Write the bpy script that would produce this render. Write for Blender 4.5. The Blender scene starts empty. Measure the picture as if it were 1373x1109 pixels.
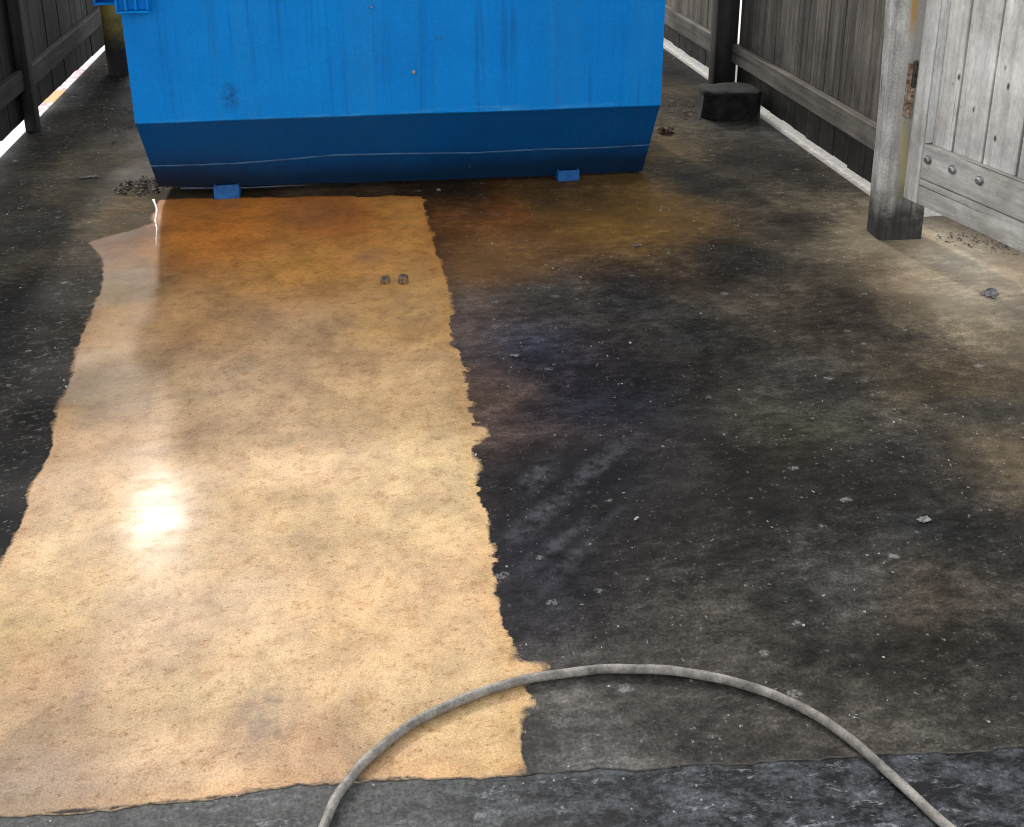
import bpy, bmesh, math, random
import numpy as np
from mathutils import Vector, Matrix, noise
random.seed(7); np.random.seed(7)
R = math.radians
sc = bpy.context.scene
C = sc.collection

# ------------------------------------------------------------------ helpers
def tag(o, label=None, cat=None, group=None, kind=None):
    if label: o['label'] = label
    if cat: o['category'] = cat
    if group: o['group'] = group
    if kind: o['kind'] = kind
    return o

def empty(name, loc, rz=0.0):
    o = bpy.data.objects.new(name, None); C.objects.link(o)
    o.location = loc; o.rotation_euler = (0, 0, rz); o.empty_display_size = .1
    return o

def obj(name, bm, mat, parent=None, loc=None, sharp=30):
    bm.normal_update()
    for e in bm.edges:
        if len(e.link_faces) == 2:
            e.smooth = e.calc_face_angle(0) < R(sharp)
    for f in bm.faces: f.smooth = True
    me = bpy.data.meshes.new(name); bm.to_mesh(me); bm.free()
    me.materials.append(mat)
    o = bpy.data.objects.new(name, me); C.objects.link(o)
    if parent: o.parent = parent
    if loc: o.location = loc
    return o

def NB():
    bm = bmesh.new(); bm.verts.layers.float.new('tint'); return bm

def box(bm, x0, x1, y0, y1, z0, z1, bev=.003, tint=.5, jit=0.0, segs=1, mat=None):
    r = bmesh.ops.create_cube(bm, size=1.0)
    vs = r['verts']
    for v in vs:
        v.co = Vector((x0 + (v.co.x + .5) * (x1 - x0), y0 + (v.co.y + .5) * (y1 - y0), z0 + (v.co.z + .5) * (z1 - z0)))
        if jit: v.co += Vector((random.uniform(-jit, jit), random.uniform(-jit, jit), random.uniform(-jit, jit)))
    lay = bm.verts.layers.float['tint']
    if bev > 0:
        es = list({e for v in vs for e in v.link_edges})
        b = bmesh.ops.bevel(bm, geom=es, offset=bev, segments=segs, affect='EDGES', profile=.6)
        vs = list({v for f in b['faces'] for v in f.verts} | {v for v in vs if v.is_valid})
    if mat is not None:
        bmesh.ops.transform(bm, matrix=mat, verts=vs)
    for v in vs: v[lay] = tint
    return vs

def tube(bm, pts, rad, n=10, cap=True, tint=.5):
    lay = bm.verts.layers.float['tint']
    pts = [Vector(p) for p in pts]; rings = []
    N = len(pts)
    for i, p in enumerate(pts):
        t = (pts[min(i+1, N-1)] - pts[max(i-1, 0)]).normalized()
        up = Vector((0, 0, 1)) if abs(t.z) < .9 else Vector((0, 1, 0))
        a = t.cross(up).normalized(); b = a.cross(t).normalized()
        rr = rad[i] if isinstance(rad, (list, tuple)) else rad
        ring = []
        for k in range(n):
            th = 2 * math.pi * k / n
            v = bm.verts.new(p + a * math.cos(th) * rr + b * math.sin(th) * rr); v[lay] = tint
            ring.append(v)
        rings.append(ring)
    for i in range(N - 1):
        for k in range(n):
            bm.faces.new((rings[i][k], rings[i][(k+1) % n], rings[i+1][(k+1) % n], rings[i+1][k]))
    if cap:
        bm.faces.new(rings[0][::-1]); bm.faces.new(rings[-1])
    bmesh.ops.recalc_face_normals(bm, faces=bm.faces[:])

def lathe(bm, prof, n=20, tint=.5, c=(0, 0, 0)):
    lay = bm.verts.layers.float['tint']; rings = []
    for (r, z) in prof:
        ring = []
        for k in range(n):
            th = 2 * math.pi * k / n
            v = bm.verts.new((c[0] + r * math.cos(th), c[1] + r * math.sin(th), c[2] + z)); v[lay] = tint
            ring.append(v)
        rings.append(ring)
    for i in range(len(rings) - 1):
        for k in range(n):
            bm.faces.new((rings[i][k], rings[i][(k+1) % n], rings[i+1][(k+1) % n], rings[i+1][k]))
    bm.faces.new(rings[0][::-1]); bm.faces.new(rings[-1])

def blob(bm, c, size, flat=.5, sub=1, rough=.35, tint=.5):
    lay = bm.verts.layers.float['tint']
    r = bmesh.ops.create_icosphere(bm, subdivisions=sub, radius=1)
    ph = random.uniform(0, 99); a = random.uniform(0, 6.28); asp = random.uniform(.6, 1.0)
    for v in r['verts']:
        d = v.co.copy()
        k = 1 + rough * noise.noise(d * 1.7 + Vector((ph, 0, 0)))
        p = Vector((d.x * size * k, d.y * size * k * asp, d.z * size * flat * k))
        p = Matrix.Rotation(a, 3, 'Z') @ p
        v.co = p + Vector(c); v[lay] = tint

# ------------------------------------------------------------------ node helpers
class NT:
    def __init__(s, name):
        s.m = bpy.data.materials.new(name); s.m.use_nodes = True
        s.t = s.m.node_tree; s.n = s.t.nodes; s.l = s.t.links
        s.b = s.n['Principled BSDF']
    def link(s, a, b): s.l.new(a, b)
    def _in(s, node, idx, v):
        if v is None: return
        if hasattr(v, 'is_linked') or hasattr(v, 'links'): s.l.new(v, node.inputs[idx])
        else: node.inputs[idx].default_value = v
    def coord(s, kind='Object'): return s.n.new('ShaderNodeTexCoord').outputs[kind]
    def mapping(s, vec, scale=(1, 1, 1), loc=(0, 0, 0), rot=(0, 0, 0)):
        n = s.n.new('ShaderNodeMapping'); s.link(vec, n.inputs[0])
        n.inputs['Scale'].default_value = scale; n.inputs['Location'].default_value = loc; n.inputs['Rotation'].default_value = rot
        return n.outputs[0]
    def noise(s, vec, scale, detail=5, rough=.6, dist=0.0, col=False):
        n = s.n.new('ShaderNodeTexNoise'); s.link(vec, n.inputs['Vector'])
        n.inputs['Scale'].default_value = scale; n.inputs['Detail'].default_value = detail
        n.inputs['Roughness'].default_value = rough; n.inputs['Distortion'].default_value = dist
        return n.outputs['Color' if col else 'Fac']
    def voro(s, vec, scale, feature='F1', out='Distance', rnd=1.0):
        n = s.n.new('ShaderNodeTexVoronoi'); n.feature = feature; s.link(vec, n.inputs['Vector'])
        n.inputs['Scale'].default_value = scale; n.inputs['Randomness'].default_value = rnd
        return n.outputs[out]
    def math(s, op, a, b=None, c=None, clamp=False):
        n = s.n.new('ShaderNodeMath'); n.operation = op; n.use_clamp = clamp
        s._in(n, 0, a); s._in(n, 1, b); s._in(n, 2, c); return n.outputs[0]
    def mr(s, v, a, b, c=0.0, d=1.0, smooth=False):
        n = s.n.new('ShaderNodeMapRange'); n.interpolation_type = 'SMOOTHSTEP' if smooth else 'LINEAR'
        s._in(n, 0, v); s._in(n, 1, a); s._in(n, 2, b); s._in(n, 3, c); s._in(n, 4, d); return n.outputs[0]
    def mix(s, f, a, b, mode='MIX'):
        n = s.n.new('ShaderNodeMix'); n.data_type = 'RGBA'; n.blend_type = mode
        s._in(n, 0, f)
        for i, v in ((6, a), (7, b)):
            if isinstance(v, (tuple, list)) and len(v) == 3: v = (*v, 1)
            if isinstance(v, (int, float)): v = (v, v, v, 1)
            s._in(n, i, v)
        return n.outputs[2]
    def attr(s, name, out='Fac'):
        n = s.n.new('ShaderNodeAttribute'); n.attribute_name = name; return n.outputs[out]
    def sep(s, v):
        n = s.n.new('ShaderNodeSeparateXYZ'); s.link(v, n.inputs[0]); return n.outputs
    def gray(s, v):
        n = s.n.new('ShaderNodeCombineColor')
        for i in range(3): s.link(v, n.inputs[i])
        return n.outputs[0]
    def bump(s, h, strength=.3, dist=.01, normal=None):
        n = s.n.new('ShaderNodeBump'); n.inputs['Strength'].default_value = strength
        n.inputs['Distance'].default_value = dist; s.link(h, n.inputs['Height'])
        if normal: s.link(normal, n.inputs['Normal'])
        return n.outputs[0]
    def out(s, col=None, rough=None, normal=None, metal=None, spec=None):
        for k, v in (('Base Color', col), ('Roughness', rough), ('Normal', normal), ('Metallic', metal), ('Specular IOR Level', spec)):
            if v is None: continue
            if isinstance(v, (tuple, list)) and len(v) == 3: v = (*v, 1)
            if hasattr(v, 'links') or hasattr(v, 'is_linked'): s.l.new(v, s.b.inputs[k])
            else: s.b.inputs[k].default_value = v
        return s.m

def wood(name, dark, light, grain='Z', low=0.0, low_h=.5, green=0.0, seed=0.0, rust=None, grime_and_lighting_col=(.012, .011, .010), holes=.0):
    """weathered timber: long grain streaks, knots, per-board tint, AO-like grime, contact shade painted in towards the ground"""
    t = NT(name); co = t.coord('Object')
    s = {'Z': (38, 38, 1.6), 'Y': (38, 1.6, 38), 'X': (1.6, 38, 38)}[grain]
    s2 = {'Z': (9, 9, .9), 'Y': (9, .9, 9), 'X': (.9, 9, 9)}[grain]
    g = t.noise(t.mapping(co, s, (seed, seed * 2, 0)), 1.0, 7, .65, .6)
    g2 = t.noise(t.mapping(co, s2, (seed, 3, seed)), 1.0, 5, .6, .4)
    bl = t.noise(co, 3.5, 5, .6)
    f = t.math('ADD', t.math('MULTIPLY', g, .65), t.math('MULTIPLY', g2, .5))
    f = t.mr(f, .42, .72)
    col = t.mix(f, dark, light)
    tint = t.attr('tint')
    col = t.mix(1.0, col, t.gray(t.mr(tint, -.43, 1, 0, 1.5)), 'MULTIPLY')
    col = t.mix(1.0, col, t.gray(t.mr(bl, .3, .7, .62, 1.3)), 'MULTIPLY')
    fine = t.noise(t.mapping(co, {'Z': (1, 1, .35), 'Y': (1, .35, 1), 'X': (.35, 1, 1)}[grain]), 110, 3, .7)
    col = t.mix(1.0, col, t.gray(t.mr(fine, .3, .7, .86, 1.13)), 'MULTIPLY')
    sto = t.noise(t.mapping(co, {'Z': (1, 1, .5), 'Y': (1, .5, 1), 'X': (.5, 1, 1)}[grain], (seed, 0, seed)), 8, 7, .72, .4)
    col = t.mix(t.mr(sto, .52, .66, 0, .55), col, t.mix(1.0, col, (.62, .57, .50), 'MULTIPLY'))
    # dark cracks along the grain
    s3 = {'Z': (60, 60, 1.1), 'Y': (60, 1.1, 60), 'X': (1.1, 60, 60)}[grain]
    cr = t.noise(t.mapping(co, s3, (7 + seed, 1, 4)), 1.0, 4, .5, .3)
    crm = t.mr(cr, .66, .72)
    col = t.mix(t.math('MULTIPLY', crm, .75), col, (.02, .018, .016))
    # knots and nail holes
    if holes:
        s4 = {'Z': (16, 16, 7), 'Y': (16, 7, 16), 'X': (7, 16, 16)}[grain]
        v = t.voro(t.mapping(co, s4, (seed * 3, 2, 5)), 1.0)
        km = t.mr(v, .05, .11, holes, 0.0)
        col = t.mix(km, col, (.025, .02, .017))
    z = t.sep(t.coord('Object'))[2]
    if low:
        n = t.noise(co, 9, 5, .65)
        zz = t.math('ADD', z, t.math('MULTIPLY', t.math('SUBTRACT', n, .5), low_h * 1.1))
        col = t.mix(t.math('MULTIPLY', t.mr(zz, 0.0, low_h, 1, 0, True), low), col, grime_and_lighting_col)
    if green:
        n = t.noise(t.mapping(co, (1, 1, .35), (3, 3, 1)), 6, 4, .6)
        col = t.mix(t.math('MULTIPLY', t.mr(n, .52, .7), green), col, (.16, .15, .07))
    h = t.math('SUBTRACT', t.math('MULTIPLY', g, .8), t.math('MULTIPLY', crm, .9))
    nb = t.bump(t.math('ADD', h, t.math('MULTIPLY', fine, .25)), .55, .004)
    return t.out(col, t.mr(g2, .3, .7, .65, .9), nb, None, .2)

# ------------------------------------------------------------------ traced ground outlines (metres on the ground plane)
CLEAN = [ (-1.005, 3.794), (-0.892, 3.871), (-0.799, 3.948), (-0.813, 4.216), (-0.546, 4.190), (0.280, 4.082), (0.278, 3.694), (0.294, 3.409), (0.299, 3.191), (0.288, 2.946), (0.265, 2.793), (0.295, 2.751), (0.288, 2.579), (0.273, 2.426), (0.275, 2.342), (0.310, 2.333), (0.306, 2.293), (0.266, 2.286), (0.260, 2.189), (0.274, 2.181), (0.270, 2.154), (0.261, 2.152), (0.261, 2.041), (0.261, 1.921), (0.254, 1.813), (0.254, 1.724), (0.253, 1.641), (0.252, 1.549), (0.311, 1.531), (0.289, 1.509), (0.253, 1.497), (0.279, 1.454), (0.247, 1.443), (0.244, 1.379), (0.244, 1.314), (0.157, 1.321), (0.008, 1.341), (-0.091, 1.350), (-0.190, 1.355), (-0.298, 1.355), (-0.428, 1.358), (-0.546, 1.369), (-0.615, 1.371), (-0.798, 1.382), (-0.874, 1.578), (-0.795, 1.992), (-0.788, 2.075), (-0.801, 2.244), (-0.800, 2.427), (-0.825, 2.624), (-0.827, 2.803), (-0.858, 2.987), (-0.857, 3.186), (-0.878, 3.462), (-0.933, 3.678) ]
SEAM = [ (-1.581, 1.413), (-1.066, 1.400), (-0.615, 1.371), (-0.545, 1.366), (-0.427, 1.355), (-0.298, 1.352), (-0.189, 1.352), (-0.091, 1.348), (0.008, 1.338), (0.157, 1.318), (0.248, 1.310), (0.359, 1.301), (0.434, 1.286), (0.525, 1.282), (0.628, 1.271), (0.744, 1.258), (0.875, 1.246), (0.991, 1.229), (1.104, 1.223), (1.413, 1.195), (2.107, 1.121) ]
# grime colours (sRGB) at ground points, light differences and blue bin reflection painted in
GRIME_AND_LIGHTING = [ (2.11, 3.21, 245, 214, 173), (2.03, 3.00, 209, 187, 154), (-1.43, 4.48, 33, 31, 27), (-1.51, 4.91, 35, 32, 26), (-1.41, 5.52, 66, 59, 46), (-1.07, 3.33, 14, 14, 14), (-1.22, 4.02, 62, 63, 57), (-1.25, 4.65, 145, 131, 104), (-1.04, 4.42, 105, 93, 72), (-1.57, 5.41, 12, 12, 11), (-1.24, 5.64, 19, 18, 16), (-1.56, 6.00, 14, 13, 12), (-0.91, 4.05, 149, 123, 86), (-0.85, 2.31, 17, 17, 17), (-0.85, 2.57, 17, 15, 14), (-0.81, 2.08, 15, 15, 16), (-1.25, 2.87, 47, 47, 47), (-1.07, 1.94, 52, 52, 52), (0.36, 3.76, 143, 90, 44), (0.66, 3.79, 179, 110, 54), (0.94, 3.66, 195, 146, 74), (1.23, 3.75, 184, 140, 78), (0.46, 3.45, 185, 134, 78), (0.38, 2.98, 149, 126, 112), (0.59, 3.06, 100, 100, 94), (0.91, 3.00, 68, 68, 70), (0.48, 2.72, 63, 73, 94), (0.55, 2.42, 29, 39, 60), (0.73, 2.39, 17, 23, 34), (0.33, 2.45, 21, 20, 24), (0.37, 2.11, 14, 18, 26), (0.55, 2.08, 19, 24, 35), (0.33, 1.85, 17, 19, 32), (0.39, 1.70, 61, 60, 70), (0.52, 1.64, 85, 81, 75), (0.66, 1.57, 72, 68, 61), (0.32, 1.48, 126, 121, 114), (0.52, 1.38, 97, 92, 88), (0.32, 1.37, 109, 107, 107), (0.96, 2.14, 21, 21, 21), (1.06, 2.72, 57, 59, 57), (1.39, 3.23, 36, 42, 44), (1.52, 4.00, 58, 62, 59), (1.59, 4.51, 137, 118, 85), (1.82, 5.45, 75, 65, 49), (2.04, 6.14, 19, 18, 15), (1.96, 4.12, 35, 37, 37), (1.81, 3.52, 23, 22, 21), (1.86, 3.33, 179, 164, 137), (1.84, 2.94, 207, 181, 149), (2.16, 3.10, 254, 254, 235), (2.26, 3.02, 254, 218, 180), (2.00, 2.67, 153, 131, 100), (1.95, 2.44, 140, 126, 106), (1.57, 2.73, 20, 19, 21), (1.81, 3.03, 21, 20, 19), (1.68, 2.57, 54, 48, 42), (1.69, 2.31, 116, 98, 71), (1.60, 1.97, 149, 132, 106), (1.66, 2.16, 79, 82, 80), (1.27, 2.38, 78, 77, 73), (1.12, 2.18, 97, 94, 78), (1.30, 2.02, 55, 55, 59), (1.02, 1.84, 53, 52, 52), (1.24, 1.75, 42, 46, 50), (1.36, 1.68, 26, 29, 32), (1.13, 1.56, 86, 73, 56), (1.05, 1.59, 79, 81, 82), (0.84, 1.63, 27, 30, 27), (1.11, 1.39, 34, 35, 31), (0.91, 1.32, 101, 96, 88), (1.09, 1.27, 74, 73, 68), (0.71, 1.33, 88, 83, 78), (2.25, 4.52, 32, 30, 27), (2.15, 4.14, 94, 84, 68), (2.21, 4.79, 48, 45, 41), (1.99, 4.76, 98, 98, 93), (1.77, 4.37, 33, 36, 38), (0.10, 4.76, 35, 33, 31), (-0.61, 4.88, 35, 33, 31), (0.81, 4.64, 35, 33, 31), (2.51, 2.74, 146, 134, 118), (1.69, 1.73, 97, 89, 78), (1.31, 1.35, 72, 71, 68), (0.32, 2.48, 184, 150, 131), (1.99, 2.77, 193, 183, 162), (1.83, 2.74, 107, 97, 73), (2.10, 2.65, 150, 140, 122), (2.53, 3.40, 126, 110, 83), (0.40, 4.16, 40, 33, 26), (0.89, 3.99, 124, 98, 61) ]
TAN = [ (-0.79, 3.40, 129, 104, 58), (-0.92, 3.82, 107, 70, 29), (-0.52, 3.90, 254, 156, 63), (-0.08, 3.91, 217, 128, 51), (0.19, 3.87, 254, 178, 85), (-0.66, 3.92, 254, 160, 66), (-0.56, 3.14, 216, 166, 106), (-0.21, 3.49, 238, 168, 78), (-0.19, 2.92, 220, 179, 131), (0.16, 3.02, 234, 182, 108), (0.13, 2.56, 238, 195, 139), (-0.39, 2.65, 230, 193, 149), (-0.70, 2.70, 122, 96, 57), (-0.72, 2.35, 210, 168, 120), (-0.17, 2.33, 243, 204, 157), (0.10, 2.15, 238, 206, 151), (-0.65, 2.01, 224, 187, 139), (-0.24, 1.99, 213, 179, 130), (0.15, 1.74, 230, 190, 140), (-0.38, 1.76, 229, 193, 155), (-0.08, 1.72, 241, 197, 140), (-0.62, 1.67, 192, 151, 110), (-0.28, 1.56, 214, 184, 136), (0.06, 1.51, 229, 197, 148), (0.18, 1.38, 223, 186, 133), (-0.52, 1.44, 167, 137, 108), (-0.39, 1.41, 239, 199, 155), (-0.70, 1.76, 226, 195, 134), (-0.14, 1.41, 203, 162, 125), (-0.61, 1.43, 147, 132, 115) ]  # washed strip colours, adjusted to offset the bin's shadow

def lin(c):
    c = np.asarray(c, float) / 255.
    return np.where(c <= .04045, c / 12.92, ((c + .055) / 1.055) ** 2.4)

def sdist(P, poly):
    """signed distance (positive inside) of points P (n,2) to a polygon"""
    poly = np.array(poly); n = len(poly)
    d = np.full(len(P), 1e9); ins = np.zeros(len(P), bool)
    for i in range(n):
        a = poly[i]; b = poly[(i + 1) % n]; ab = b - a; ap = P - a
        tt = np.clip((ap @ ab) / (ab @ ab), 0, 1)
        d = np.minimum(d, np.hypot(*(ap - tt[:, None] * ab).T))
        c = ((a[1] > P[:, 1]) != (b[1] > P[:, 1])) & (P[:, 0] < (b[0] - a[0]) * (P[:, 1] - a[1]) / (b[1] - a[1] + 1e-12) + a[0])
        ins ^= c
    return np.where(ins, d, -d)

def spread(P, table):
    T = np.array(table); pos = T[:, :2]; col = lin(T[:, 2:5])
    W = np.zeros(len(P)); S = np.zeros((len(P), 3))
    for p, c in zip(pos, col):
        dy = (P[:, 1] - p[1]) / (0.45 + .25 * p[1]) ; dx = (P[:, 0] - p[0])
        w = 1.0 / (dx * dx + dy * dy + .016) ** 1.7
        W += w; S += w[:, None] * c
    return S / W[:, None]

def vnoise(P, scale, off=0.0, oct=4):
    return np.array([noise.fractal(Vector((p[0] * scale + off, p[1] * scale - off, off)), 1.0, 2.0, oct) for p in P])

# ------------------------------------------------------------------ floor of the enclosure
SX = np.array(SEAM)
def seam_y(x):
    return np.interp(x, SX[:, 0], SX[:, 1]) + .005 * noise.noise(Vector((x * 9, 3, 0))) + .005 * noise.noise(Vector((x * 40, 3, 7))) + .004 * noise.noise(Vector((x * 120, 3, 7))) + .003 * noise.noise(Vector((x * 300, 3, 7)))
GX0, GX1, GY1 = -3.2, 4.2, 9.6
FX0, FX1, FYW = -1.642, 2.175, 3.52     # slab edges between the fences; wider in front of the gate post
step = .02
def grid_sheet(name, xs, rows, zfun, mat):
    me = bpy.data.meshes.new(name)
    nx = len(xs); V = []; 
    for r in rows: V += [(xs[i], r[i], zfun) for i in range(nx)]
    Fc = [(j * nx + i, j * nx + i + 1, (j + 1) * nx + i + 1, (j + 1) * nx + i) for j in range(len(rows) - 1) for i in range(nx - 1)]
    me.from_pydata(V, [], Fc); me.materials.append(mat)
    o = bpy.data.objects.new(name, me); C.objects.link(o)
    return o, np.array(V)[:, :2]

def floor_attrs(o, P):
    me = o.data
    w1 = vnoise(P, 2.2, 3.1); w2 = vnoise(P, 2.2, 9.7)
    Q = P + .10 * np.stack([w1, w2 * .7], 1)
    E = vnoise(P, 9, 5.0, 3) * .010
    d = sdist(P, CLEAN) + E * .9
    g = spread(Q, GRIME_AND_LIGHTING); c = spread(Q, TAN)
    # streaky patchiness of the grime at hand size
    pt = vnoise(np.stack([P[:, 0] * 1.0, P[:, 1] * 1.0], 1), 3.3, 21.0, 5)
    sm = np.zeros(len(P))
    for a, b, wd in SMEARS:
        a = np.array(a); b = np.array(b); ab = b - a; tt = np.clip(((P - a) @ ab) / (ab @ ab), 0, 1)
        dd = np.hypot(*((P - a) - tt[:, None] * ab).T) + w1 * .02
        sm = np.maximum(sm, np.clip(1.3 - dd / wd, 0, 1) * np.sin(np.clip(tt, .04, .96) * math.pi) ** .5)
    stn = np.zeros(len(P))
    for c0, r0, k0 in STAINS:
        dd = np.hypot(P[:, 0] - c0[0], (P[:, 1] - c0[1]) * .8) + w2 * r0 * .5
        stn = np.maximum(stn, k0 * np.clip(1.2 - dd / r0, 0, 1))
    for nm, arr in (('clean', d), ('patch', pt), ('smear', sm), ('stain', stn)):
        a = me.attributes.new(nm, 'FLOAT', 'POINT'); a.data.foreach_set('value', arr.astype(np.float32))
    for nm, arr in (('grime_and_lighting_col', g), ('tan_col', c)):
        a = me.attributes.new(nm, 'FLOAT_COLOR', 'POINT')
        a.data.foreach_set('color', np.concatenate([arr, np.ones((len(P), 1))], 1).astype(np.float32).ravel())

SMEARS = [((0.276, 1.869), (0.488, 2.047), .030), ((0.479, 2.048), (0.659, 2.214), .022), ((0.298, 1.783), (0.518, 1.944), .022), ((0.333, 1.711), (0.674, 2.060), .018), ((0.898, 2.722), (1.167, 2.608), .012), ((0.361, 2.053), (0.455, 2.157), .03)]
STAINS = [((-0.211, 1.488), .06, .85), ((0.148, 3.031), .10, .30), ((-0.139, 3.919), .16, .25), ((-0.366, 3.105), .12, .25), ((-0.391, 1.669), .05, .3), ((-0.534, 1.604), .03, .5), ((0.055, 3.482), .08, .3), ((-0.445, 1.838), .12, .18)]
KG, KT = (.45,.45,.44), (.66,.66,.66)
def floor_mat():
    t = NT('wet_concrete'); co = t.coord('Object')
    st = t.mapping(co, (.55, 1.0, 1.0))
    clean = t.attr('clean'); patch = t.attr('patch')
    # ragged edge of the washed strip
    e = t.math('ADD', t.math('MULTIPLY', t.math('SUBTRACT', t.noise(co, 40, 4, .65), .5), .018), clean)
    px, py, pz = t.sep(co)
    wn_ = t.n.new('ShaderNodeTexWhiteNoise'); wn_.noise_dimensions = '1D'; t.link(t.math('SNAP', t.math('ADD', t.math('ADD', py, t.math('MULTIPLY', px, .25)), t.math('MULTIPLY', t.noise(co, 30, 3, .6), .05)), .021), wn_.inputs['W'])
    tooth = t.math('MULTIPLY', t.math('SUBTRACT', t.math('POWER', wn_.outputs[0], 3.0), .25), t.mr(px, -.05, .1, 0, .013))
    e = t.math('ADD', e, tooth)
    fr = t.mr(t.noise(t.mapping(co, (1, 1, 1), (3, 3, 9)), 9, 4, .6), .46, .68, 0, .045)
    m = t.mr(t.math('ADD', e, t.math('MULTIPLY', fr, t.math('SUBTRACT', t.noise(co, 110, 4, .75), .5))), t.math('SUBTRACT', -.002, t.math('MULTIPLY', fr, .5)), .003)
    # --- washed tan concrete: sandy grain, aggregate, dull stains
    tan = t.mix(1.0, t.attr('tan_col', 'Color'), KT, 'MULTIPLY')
    nA = t.noise(co, 6, 9, .74, .2); nB = t.noise(t.mapping(co, (.8, 1, 1), (2, 5, 0)), 27, 7, .78); fk = t.noise(t.mapping(co, (.8, 1, 1), (5, 1, 3)), 95, 3, .7)
    fk2 = t.noise(t.mapping(co, (.55, 1.1, 1), (1, 9, 3)), 52, 6, .8); n3 = t.noise(co, 260, 3, .75); ag = t.noise(t.mapping(co, (1, 1, 1), (7, 7, 7)), 150, 2, .6)
    tan = t.mix(1.0, tan, t.gray(t.mr(nA, .36, .64, .72, 1.24)), 'MULTIPLY')
    tan = t.mix(t.mr(nB, .51, .60, 0, .72), tan, t.mix(1.0, tan, (.76, .66, .55), 'MULTIPLY'))
    tan = t.mix(t.mr(fk, .60, .66, 0, .80), tan, t.mix(1.0, tan, (.60, .48, .37), 'MULTIPLY'))
    tan = t.mix(1.0, tan, t.gray(t.mr(n3, .34, .66, .72, 1.26)), 'MULTIPLY')
    tan = t.mix(t.mr(fk2, .57, .63, 0, .75), tan, t.mix(1.0, tan, (.62, .50, .36), 'MULTIPLY'))
    tan = t.mix(t.mr(ag, .60, .68, 0, .35), tan, t.mix(1.0, tan, (1.28, 1.26, 1.25), 'MULTIPLY'))
    pk = t.noise(t.mapping(co, (1, 1, 1), (4, 8, 2)), 5, 6, .7)
    tan = t.mix(t.mr(pk, .52, .66, 0, .6), tan, t.mix(1.0, tan, (.90, .80, .86), 'MULTIPLY'))
    tan = t.mix(t.math('MULTIPLY', t.attr('stain'), t.mr(nB, .35, .6)), tan, (.20, .15, .125))
    pits = t.mr(t.voro(t.mapping(co, (1, 1, 1), (3, 1, 0)), 42), .05, .13, 1, 0)
    pits = t.math('MULTIPLY', pits, t.mr(t.noise(co, 16, 3, .6), .52, .6))
    tan = t.mix(t.math('MULTIPLY', pits, .7), tan, (.10, .065, .035))
    # --- grimy concrete
    gr = t.mix(1.0, t.attr('grime_and_lighting_col', 'Color'), KG, 'MULTIPLY')
    gr = t.mix(1.0, gr, t.gray(t.mr(patch, -.6, .6, .62, 1.42)), 'MULTIPLY')
    b1 = t.noise(st, 11, 9, .78, .3); b2 = t.noise(st, 36, 7, .78); b3 = t.noise(co, 150, 3, .75)
    gr = t.mix(1.0, gr, t.gray(t.mr(b1, .34, .68, .50, 1.6)), 'MULTIPLY')
    gr = t.mix(1.0, gr, t.gray(t.mr(b2, .36, .66, .45, 1.7)), 'MULTIPLY')
    gr = t.mix(1.0, gr, t.gray(t.mr(b3, .34, .68, .55, 1.5)), 'MULTIPLY')
    bo = t.noise(t.mapping(co, (.8, 1, 1), (6, 3, 1)), 3.4, 9, .72, .5)
    gr = t.mix(1.0, gr, t.gray(t.mr(bo, .45, .55, .72, 1.16)), 'MULTIPLY')
    bo2 = t.noise(t.mapping(co, (.7, 1, 1), (2, 8, 1)), 12, 8, .75, .4)
    gr = t.mix(1.0, gr, t.gray(t.mr(bo2, .47, .54, .80, 1.12)), 'MULTIPLY')
    # worn pale scuffs and white specks of grit
    lft = t.mr(t.sep(co)[0], -.6, -1.0, 0, 1, True)
    sc1 = t.math('MULTIPLY', t.mr(t.math('ADD', t.noise(st, 55, 6, .78), t.math('MULTIPLY', lft, .03)), .56, .66), t.mr(t.math('ADD', t.noise(co, 4.3, 5, .65), t.math('MULTIPLY', lft, .08)), .46, .60))
    dv = t.n.new('ShaderNodeVectorMath'); dv.operation = 'MULTIPLY_ADD'
    t.link(t.noise(co, 120, 3, .7, 0, True), dv.inputs[0]); dv.inputs[1].default_value = (.022, .022, .022); t.link(co, dv.inputs[2]); cd = dv.outputs[0]
    v0 = t.voro(t.mapping(cd, (.8, 1.2, 1)), 13); r0 = t.voro(t.mapping(cd, (.8, 1.2, 1)), 13, out='Color')
    sp0 = t.math('MULTIPLY', t.mr(v0, t.mr(t.sep(r0)[1], 0, 1, .03, .13), t.mr(t.sep(r0)[1], 0, 1, .08, .20), 1, 0), t.mr(t.sep(r0)[0], .62, .64))
    sp0 = t.math('MULTIPLY', sp0, t.mr(t.noise(co, 90, 3, .7), .40, .55))
    crk = t.noise(t.mapping(co, (.75, 1, 1), (9, 2, 4)), 75, 4, .75)
    gr = t.mix(t.mr(crk, .57, .66, 0, .7), gr, t.mix(1.0, gr, (1.7, 1.7, 1.7), 'MULTIPLY'))
    gr = t.mix(t.mr(crk, .40, .33, 0, .6), gr, t.mix(1.0, gr, (.45, .45, .45), 'MULTIPLY'))
    base_ = t.mix(1.0, t.attr('grime_and_lighting_col', 'Color'), KG, 'MULTIPLY')
    gr = t.mix(t.mr(t.sep(t.attr('grime_and_lighting_col', 'Vector'))[0], .08, .40, .10, .62), gr, base_)
    gr = t.mix(t.math('MULTIPLY', sc1, .60), gr, (.13, .125, .115))
    gr = t.mix(t.math('MULTIPLY', sp0, .7), gr, (.22, .215, .205))
    v = t.voro(cd, 34); rr = t.voro(cd, 34, out='Color')
    sp = t.math('MULTIPLY', t.mr(v, .06, .13, 1, 0), t.mr(t.sep(rr)[0], .62, .66))
    sp = t.math('MULTIPLY', sp, t.mr(t.noise(co, 5.5, 4, .65), .42, .54))
    v2 = t.voro(cd, 80); r2 = t.voro(cd, 80, out='Color')
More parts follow.
